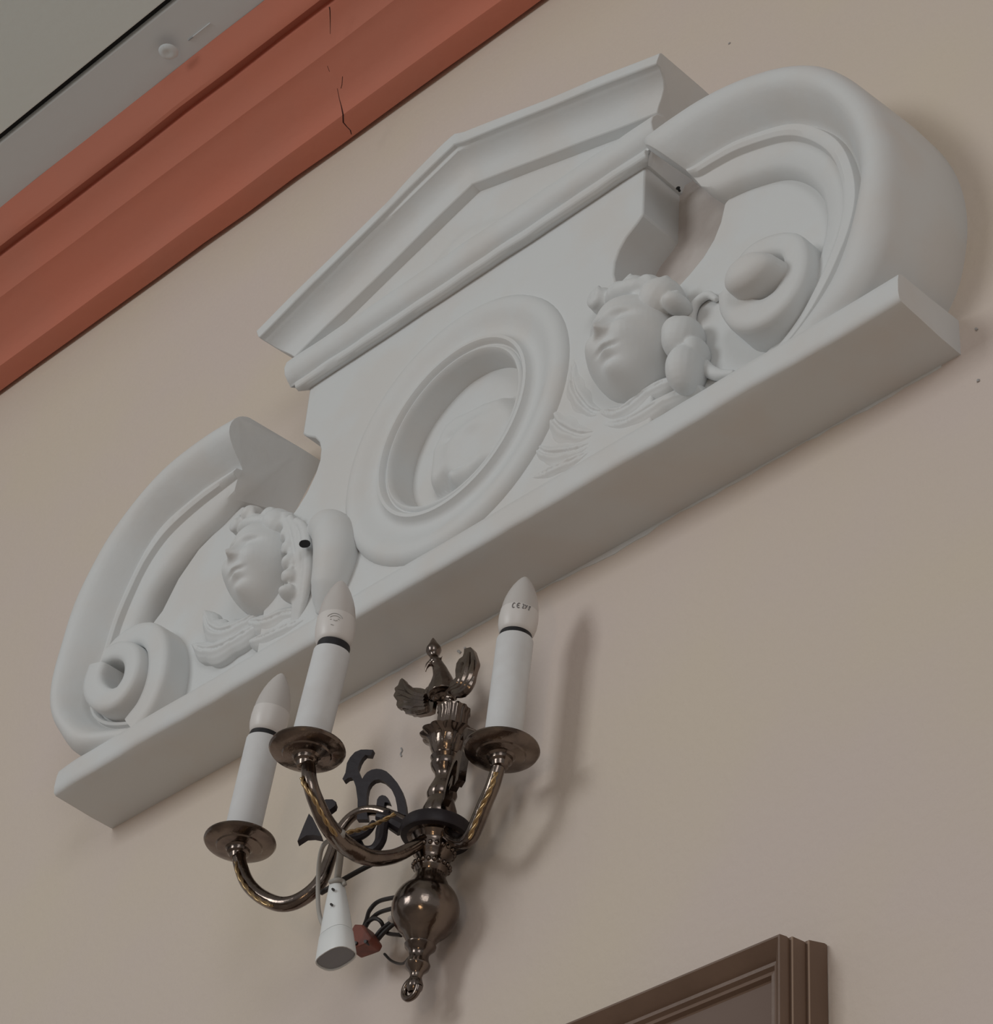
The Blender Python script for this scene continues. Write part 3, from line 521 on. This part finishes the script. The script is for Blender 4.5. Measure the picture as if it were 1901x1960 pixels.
sL = build('cast_scroll', merge(plate(horn, LN, 0.007), plate(hook, LN, 0.007),
    tube([(-1.9084,-0.07,3.2669),(-1.9029,-0.08,3.2404),(-1.8981,-0.085,3.2185),(-1.9045,-0.088,3.2085),(-1.9177,-0.092,3.2126),(-1.9243,-0.094,3.226)], [0.006, 0.0065, 0.007, 0.0065, 0.005, 0.003], 10, 36),
    tube([(-1.9088,-0.088,3.2456),(-1.9113,-0.095,3.2312),(-1.9199,-0.102,3.2241),(-1.9254,-0.112,3.2185)], [0.004, 0.005, 0.006, 0.006], 10, 24),
    tube([(-1.8923,-0.06,3.2465),(-1.9001,-0.068,3.2525),(-1.9071,-0.075,3.2581),(-1.9142,-0.08,3.2612)], [0.010, 0.009, 0.007, 0.005], 10, 24)), M['iron'], sc, smooth=35, bevel=0)
hubp = Vector((-1.8563,-0.045,3.2358))
rdir = (0.0662999999999998,-0.027999999999999997)
rd = Vector((rdir[0], rdir[1], 0)).normalized()
def swing2(p):
    v = Vector(p) - hubp; r = math.hypot(v.x, v.y) * 0.86; return Vector((hubp.x, hubp.y, hubp.z + v.z * (0.62 if v.z > 0 else 1))) + rd * (r * 0.9 + 0.004)
RN = Vector((-rd.y, rd.x, 0))
build('cast_scroll', merge(plate([swing2(p) for p in horn], RN, 0.009), plate([swing2(p) for p in hook], RN, 0.009)), M['brass'], sc, smooth=35)
thorn = [(-1.9224,-0.18,3.1758),(-1.9152,-0.18,3.1932),(-1.909,-0.18,3.2062),(-1.9017,-0.18,3.1977),(-1.8814,-0.18,3.165),(-1.896,-0.18,3.173),(-1.9084,-0.18,3.1775)]
lobe = [(-1.8926,-0.18,3.2143),(-1.8834,-0.18,3.2138),(-1.8718,-0.18,3.2089),(-1.865,-0.18,3.2026),(-1.866,-0.18,3.1983),(-1.8732,-0.18,3.1966),(-1.8832,-0.18,3.1967)]
build('thorn_leaf', merge(plate(thorn, (0.5, -0.8, 0.2), 0.008), plate(lobe, (0.5, -0.8, 0.2), 0.008)), M['iron'], sc, smooth=30)
# pans, sleeves, lampholders and bulbs
SP = {
 'left': (((-2.0882,-0.134,3.2684),(-2.0717,-0.134,3.4054)), ((-2.0719,-0.134,3.4057),(-2.056,-0.134,3.4973))),
 'middle': (((-1.8744,-0.223,3.2533),(-1.8538,-0.223,3.3776)), ((-1.8538,-0.223,3.3775),(-1.854,-0.223,3.4805))),
 'right': (((-1.7248,-0.075,3.2685),(-1.7168,-0.075,3.4163)), ((-1.7169,-0.075,3.4168),(-1.7077,-0.075,3.5033)))}
LAB = {'left': 'frosted candle bulb in the lowest sleeve at the left end of the sconce',
       'middle': 'frosted candle bulb on the middle sconce arm, in front of the plaster ledge and cherub',
       'right': 'frosted candle bulb with dark CE print in the right-hand sconce sleeve'}
def on_bulb(base, ax, prof, t, a):
    for i in range(len(prof) - 1):
        if prof[i][0] <= t <= prof[i + 1][0]:
            f = (t - prof[i][0]) / (prof[i + 1][0] - prof[i][0] + 1e-9); r = prof[i][1] + (prof[i + 1][1] - prof[i][1]) * f; break
    x, y, z = frame_of(ax); return Vector(base) + z * t + (x * math.cos(a) + y * math.sin(a)) * (r + 0.0002)
for key, ((b0, b1), (c0, c1)) in SP.items():
    b0, b1, c0, c1 = map(Vector, (b0, b1, c0, c1)); ax = (b1 - b0).normalized(); L = (b1 - b0).length
    bax = (c1 - c0).normalized(); gap = {'left': 0.0045, 'middle': 0.0068, 'right': 0.0042}[key]; c00 = c0; c0 = c0 + bax * gap; BL_ = (c1 - c0).length
    build('drip_pan', lathe(b0, (0, 0, 1), [(-0.022, 0.006), (-0.021, 0.009), (-0.016, 0.010), (-0.014, 0.013), (-0.010, 0.0135), (-0.008, 0.016), (-0.0065, 0.026), (-0.005, 0.0275), (-0.004, 0.034), (-0.001, 0.0405), (0.0015, 0.0422), (0.0035, 0.0418), (0.003, 0.039), (0.0, 0.03), (-0.001, 0.02), (-0.001, 0.0)], 48), BR_, sc, smooth=30)
    sl = build('candle_sleeve', lathe(b0, ax, [(0.0, 0.0209), (L - 0.0015, 0.0209), (L, 0.0204), (L, 0.0194), (L - 0.02, 0.0192), (L - 0.022, 0.0)], 40, None, True), M['card'], sc, smooth=40)
    build('lampholder', lathe(b0 + ax * (L - 0.02), ax, [(0.0, 0.0187), (0.0215 + gap, 0.0187), (0.0235 + gap, 0.0182), (0.0235 + gap, 0.0)], 36), M['holder'], sc, smooth=40)
    bp = [(0.002, 0.016), (0.0035, 0.0185), (0.008, 0.0203), (0.016, 0.0220), (0.026, 0.0225), (0.0375, 0.0218)]
    gp = [(0.0375, 0.0214), (0.046, 0.0208), (0.056, 0.0192), (0.066, 0.0166), (0.076, 0.0130), (0.084, 0.0092), (0.090, 0.0056), (0.0935, 0.0026), (0.0945, 0.0002)]
    s = BL_ / 0.0945
    bp = [(t * s, r) for t, r in bp]; gp = [(t * s, r) for t, r in gp]
    bu = empty('candle_bulb', c0); tag(bu, LAB[key], 'light bulb', 'candle bulbs of the sconce')
    build('bulb_collar', lathe(c0, bax, bp, 36), M['bulbwhite'], bu, smooth=50)
    build('bulb_glass', lathe(c0, bax, gp, 36), M['frost'], bu, smooth=60)
    if key in ('right', 'middle'):
        x, y, z = frame_of(bax); vd = (Vector((0, -1.7, 1.6)) - c0); a0 = math.atan2(vd.dot(y), vd.dot(x)) - (0.38 if key == 'right' else 0.1)
        strokes = []
        def arc(ca, ct, ra, rt, s0, s1, n=9): return [(ca + ra * math.cos(s0 + (s1 - s0) * k / (n - 1)), ct + rt * math.sin(s0 + (s1 - s0) * k / (n - 1))) for k in range(n)]
        if key == 'right':
            T = 0.0325 * s
            strokes = [arc(0.02, T, 0.075, 0.0034, 0.9, 2 * math.pi - 0.9), arc(0.27, T, 0.085, 0.0034, 0.9, 2 * math.pi - 0.9), [(0.19, T), (0.30, T)],
                       [(0.46, T + 0.0028), (0.54, T + 0.0025), (0.47, T - 0.0028), (0.55, T - 0.0028)], [(0.60, T + 0.0026), (0.68, T), (0.60, T - 0.0026)], [(0.72, T + 0.0028), (0.66, T)], [(0.84, T + 0.003), (0.82, T - 0.003)], [(0.90, T + 0.003), (0.84, T), (0.80, T - 0.003)]]
        else:
            T = 0.024 * s
            strokes = [arc(-0.02, T - 0.001, 0.42, 0.0085, 0.35, 2.6), arc(0.0, T - 0.001, 0.30, 0.005, 0.5, 2.5), [(-0.22, T - 0.001), (-0.16, T - 0.001)], [(-0.05, T - 0.002), (0.05, T - 0.003), (0.14, T - 0.002)], [(-0.16, T - 0.008), (-0.02, T - 0.009)], [(0.16, T), (0.24, T - 0.001)]]
        vfs = []
        for sk in strokes:
            sk2 = []
            for (a1, t1), (a2, t2) in zip(sk[:-1], sk[1:]):
                for q in range(4): sk2.append((a1 + (a2 - a1) * q / 4, t1 + (t2 - t1) * q / 4))
            sk2.append(sk[-1])
            P = [on_bulb(c0, bax, bp, t, a0 + a) for a, t in sk2]
            vfs.append(tube(P, 0.0006 if key == 'right' else 0.00045, 6, max(8, len(P))))
        build('print', merge(*vfs), M['print'] if key == 'right' else M['faint'], bu, smooth=60)
# flex along the arms and loose wires
def twist(pts, r, pitch=9):
    p = smooth_path(pts, 60); out = []
    for k in (0, 1):
        q = []
        for i, v in enumerate(p):
            t = (p[min(59, i + 1)] - p[max(0, i - 1)]).normalized(); a = t.cross(FW).normalized(); b = t.cross(a); w_ = i / pitch * 2 * math.pi * 0.5 + k * math.pi
            q.append(v + (a * math.cos(w_) + b * math.sin(w_)) * r * 0.8)
        out.append(tube(q, r, 7, 90))
    return merge(*out)
for pts in ([(-1.8658,-0.232,3.2102),(-1.8584,-0.232,3.1955),(-1.8515,-0.224,3.1814),(-1.8509,-0.214,3.1718),(-1.8511,-0.2,3.1606),(-1.8523,-0.185,3.1544)],
            [(-1.7187,-0.086,3.2323),(-1.7249,-0.086,3.2146),(-1.7435,-0.08,3.2008),(-1.7591,-0.074,3.187),(-1.7698,-0.07,3.1761)],
            [(-2.082,-0.14,3.2386),(-2.0718,-0.142,3.2167),(-2.0523,-0.142,3.1895),(-2.0274,-0.142,3.1647),(-2.005,-0.14,3.1488)],
            [(-1.8725,-0.09,3.2412),(-1.8825,-0.1,3.2304),(-1.8864,-0.118,3.2136),(-1.891,-0.14,3.1979)]):
    build('gold_flex', twist(pts, 0.0016), M['flex'], sc, smooth=180)
for pts, rr in [([(-1.8836,-0.07,3.2065),(-1.8886,-0.085,3.1913),(-1.9001,-0.1,3.1774),(-1.9153,-0.115,3.1611),(-1.9257,-0.12,3.1546),(-1.9464,-0.12,3.1527)], 0.0030),
                    ([(-1.9142,-0.035,3.1777),(-1.9529,-0.03,3.1892),(-1.9674,-0.03,3.1831),(-1.9651,-0.035,3.1675),(-1.9643,-0.04,3.1511)], 0.0026), ([(-1.9141,-0.035,3.1641),(-1.949,-0.03,3.1733),(-1.9563,-0.035,3.1655),(-1.9582,-0.04,3.1556),(-1.9574,-0.045,3.1394)], 0.0026),
                    ([(-1.9433,-0.035,3.1322),(-1.9309,-0.035,3.1396),(-1.9086,-0.035,3.1472)], 0.0026), ([(-1.9488,-0.035,3.1356),(-1.9366,-0.035,3.1444),(-1.9107,-0.035,3.1507)], 0.0026), ([(-1.9561,-0.04,3.1589),(-1.9427,-0.042,3.1568),(-1.9338,-0.04,3.1496),(-1.9346,-0.03,3.1414),(-1.904,-0.035,3.124)], 0.0024),
                    ([(-1.9551,-0.012,3.1302),(-1.9411,-0.014,3.1161),(-1.9238,-0.018,3.1038),(-1.9055,-0.025,3.0944),(-1.885,-0.035,3.0906)], 0.0016)]:
    build('dark_wire', tube(pts, rr, 8, 40), M['wire'], sc, smooth=180)

# ------------------------------------------------------------------ inline connector hanging from the sconce, and the terminal block
ct = Vector((-1.9221,-0.12,3.1586)); cb = Vector((-1.9079,-0.12,3.0554))
con = empty('cable_connector', tuple(ct)); tag(con, 'white plastic cable connector hanging on a cord left of the brass ball', 'connector')
CA = (cb - ct).normalized(); cx = Vector((1, 0, 0)); cx = (cx - CA * cx.dot(CA)).normalized(); cy = CA.cross(cx); CL = (cb - ct).length
def oval(t, a, b, n=24, e=0.75):
    row = []
    for j in range(n):
        q = 2 * math.pi * j / n; c, s = math.cos(q), math.sin(q)
        row.append(ct + CA * (t * CL) + cx * (a * math.copysign(abs(c) ** e, c)) + cy * (b * math.copysign(abs(s) ** e, s)))
    return row
build('grip', loft([oval(t, a, b) for t, a, b in [(0.0, 0.0065, 0.006), (0.03, 0.008, 0.007), (0.12, 0.0095, 0.008), (0.3, 0.0130, 0.010), (0.5, 0.0165, 0.012), (0.66, 0.0185, 0.0135), (0.695, 0.019, 0.0138)]], True, True), M['plug'], con, smooth=40)
build('skirt', loft([oval(t, a, b) for t, a, b in [(0.70, 0.0192, 0.0139), (0.705, 0.0196, 0.0143), (0.85, 0.0218, 0.0155), (0.985, 0.0238, 0.0165), (1.0, 0.0236, 0.0163), (1.0, 0.0225, 0.0152), (0.93, 0.0215, 0.0145)]], True, True), M['plug'], con, smooth=40)
build('socket_face', loft([oval(t, a, b) for t, a, b in [(0.972, 0.0218, 0.0147), (0.985, 0.0216, 0.0145)]], True, True), M['cavity'], con, smooth=30)
build('screw', merge(*[lathe((-1.9128,-0.132,3.1382), (0.5, -0.8, -0.3), [(-0.003, 0.0016), (0.001, 0.0014)], 10), lathe((-1.9099,-0.134,3.1169), (0.5, -0.8, -0.3), [(-0.003, 0.0015), (0.001, 0.0013)], 10)]), M['wire'], con, smooth=30)
build('cord', merge(tube([(-1.8636,-0.17,3.1722),(-1.8797,-0.155,3.1679),(-1.9034,-0.135,3.1677),(-1.9217,-0.12,3.1557)], 0.0042, 8, 24), tube([(-1.8867,-0.165,3.175),(-1.9169,-0.15,3.1857),(-1.9321,-0.14,3.1767),(-1.9417,-0.13,3.1586),(-1.9432,-0.125,3.1349),(-1.9427,-0.12,3.1193),(-1.9361,-0.118,3.1058)], 0.0026, 8, 40), tube([(-1.9237,-0.128,3.1538),(-1.9126,-0.128,3.1521),(-1.9099,-0.122,3.1527),(-1.9079,-0.12,3.1476)], 0.0026, 8, 14)), M['cord'], con, smooth=180)
tb = empty('terminal_block', (-1.9687,-0.03,3.1441)); tag(tb, 'small red-brown wiring block on the wall beside the white connector', 'connector block')
tp = [(-1.9623,-0.045,3.15),(-1.9479,-0.045,3.1438),(-1.9314,-0.045,3.1216),(-1.9348,-0.045,3.1162),(-1.9517,-0.045,3.1172),(-1.967,-0.045,3.1189),(-1.9694,-0.045,3.1405)]
build('block', plate(tp, (0.15, -1, 0.0), 0.022), M['rust'], tb, smooth=20, bevel=0.002)
build('terminal_hole', merge(*[lathe(p, (0.3, -1, -0.2), [(-0.006, 0.0022), (0.0100, 0.0022), (0.0115, 0.0020)], 10) for p in [(-1.9552,-0.048,3.1231),(-1.9387,-0.048,3.1189)]]), M['wire'], tb, smooth=30)
build('clip', merge(lathe((-1.9003,-0.055,3.1335), (0.5, -0.8, -0.3), [(-0.004, 0.0035), (0.002, 0.0035), (0.004, 0.002), (0.0045, 0.0)], 12)), M['bulbwhite'], tb, smooth=40)

# ------------------------------------------------------------------ picture frame on the wall
fx1, fz1 = -1.3522, 2.9051
fw_, fh_ = 0.95, 0.75
fr = empty('picture_frame', (fx1 - fw_ / 2, 0, fz1 - fh_)); tag(fr, 'brown moulded wooden picture frame with dark picture at the lower right of the wall', 'picture frame')
# rail profile: distance outward from the crest line, depth from the wall
rp = [(-0.030, 0.001), (-0.030, 0.031), (-0.0265, 0.0335), (-0.0245, 0.038), (-0.0205, 0.0375), (-0.018, 0.0415), (-0.0145, 0.042), (-0.012, 0.0465), (-0.004, 0.054), (-0.001, 0.057), (0.001, 0.057), (0.0022, 0.048), (0.0015, 0.043), (0.0042, 0.0425), (0.0056, 0.027), (0.0052, 0.0235), (0.0082, 0.023), (0.0120, 0.005), (0.0120, 0.001)]
fx0, fz0 = fx1 - fw_, fz1 - fh_
def rail(ax):
    a, b = [], []
    for o, d in rp:
        if ax == 'top': a.append(Vector((fx0 - o, -d, fz1 + o))); b.append(Vector((fx1 + o, -d, fz1 + o)))
        if ax == 'bottom': a.append(Vector((fx0 - o, -d, fz0 - o))); b.append(Vector((fx1 + o, -d, fz0 - o)))
        if ax == 'left': a.append(Vector((fx0 - o, -d, fz0 - o))); b.append(Vector((fx0 - o, -d, fz1 + o)))
        if ax == 'right': a.append(Vector((fx1 + o, -d, fz0 - o))); b.append(Vector((fx1 + o, -d, fz1 + o)))
    return loft([a, b], True, True)
for ax in ('top', 'right', 'bottom', 'left'):
    build(ax + '_rail', rail(ax), M['wood'], fr, smooth=20)
build('highlight_bead', merge(tube([(fx1 + 0.0040, -0.0428, fz0), (fx1 + 0.0040, -0.0428, fz1 + 0.0035)], 0.0010, 6, 8), tube([(fx1 + 0.0078, -0.0234, fz0), (fx1 + 0.0078, -0.0234, fz1 + 0.007)], 0.0010, 6, 8)), M['edge_highlight'], fr, smooth=60)  # thin beads in a pale colour, painting the highlight lines along the right rail
build('picture', box(fx0 + 0.028, fx1 - 0.028, -0.0325, -0.004, fz0 + 0.028, fz1 - 0.028), M['pane'], fr, smooth=0)
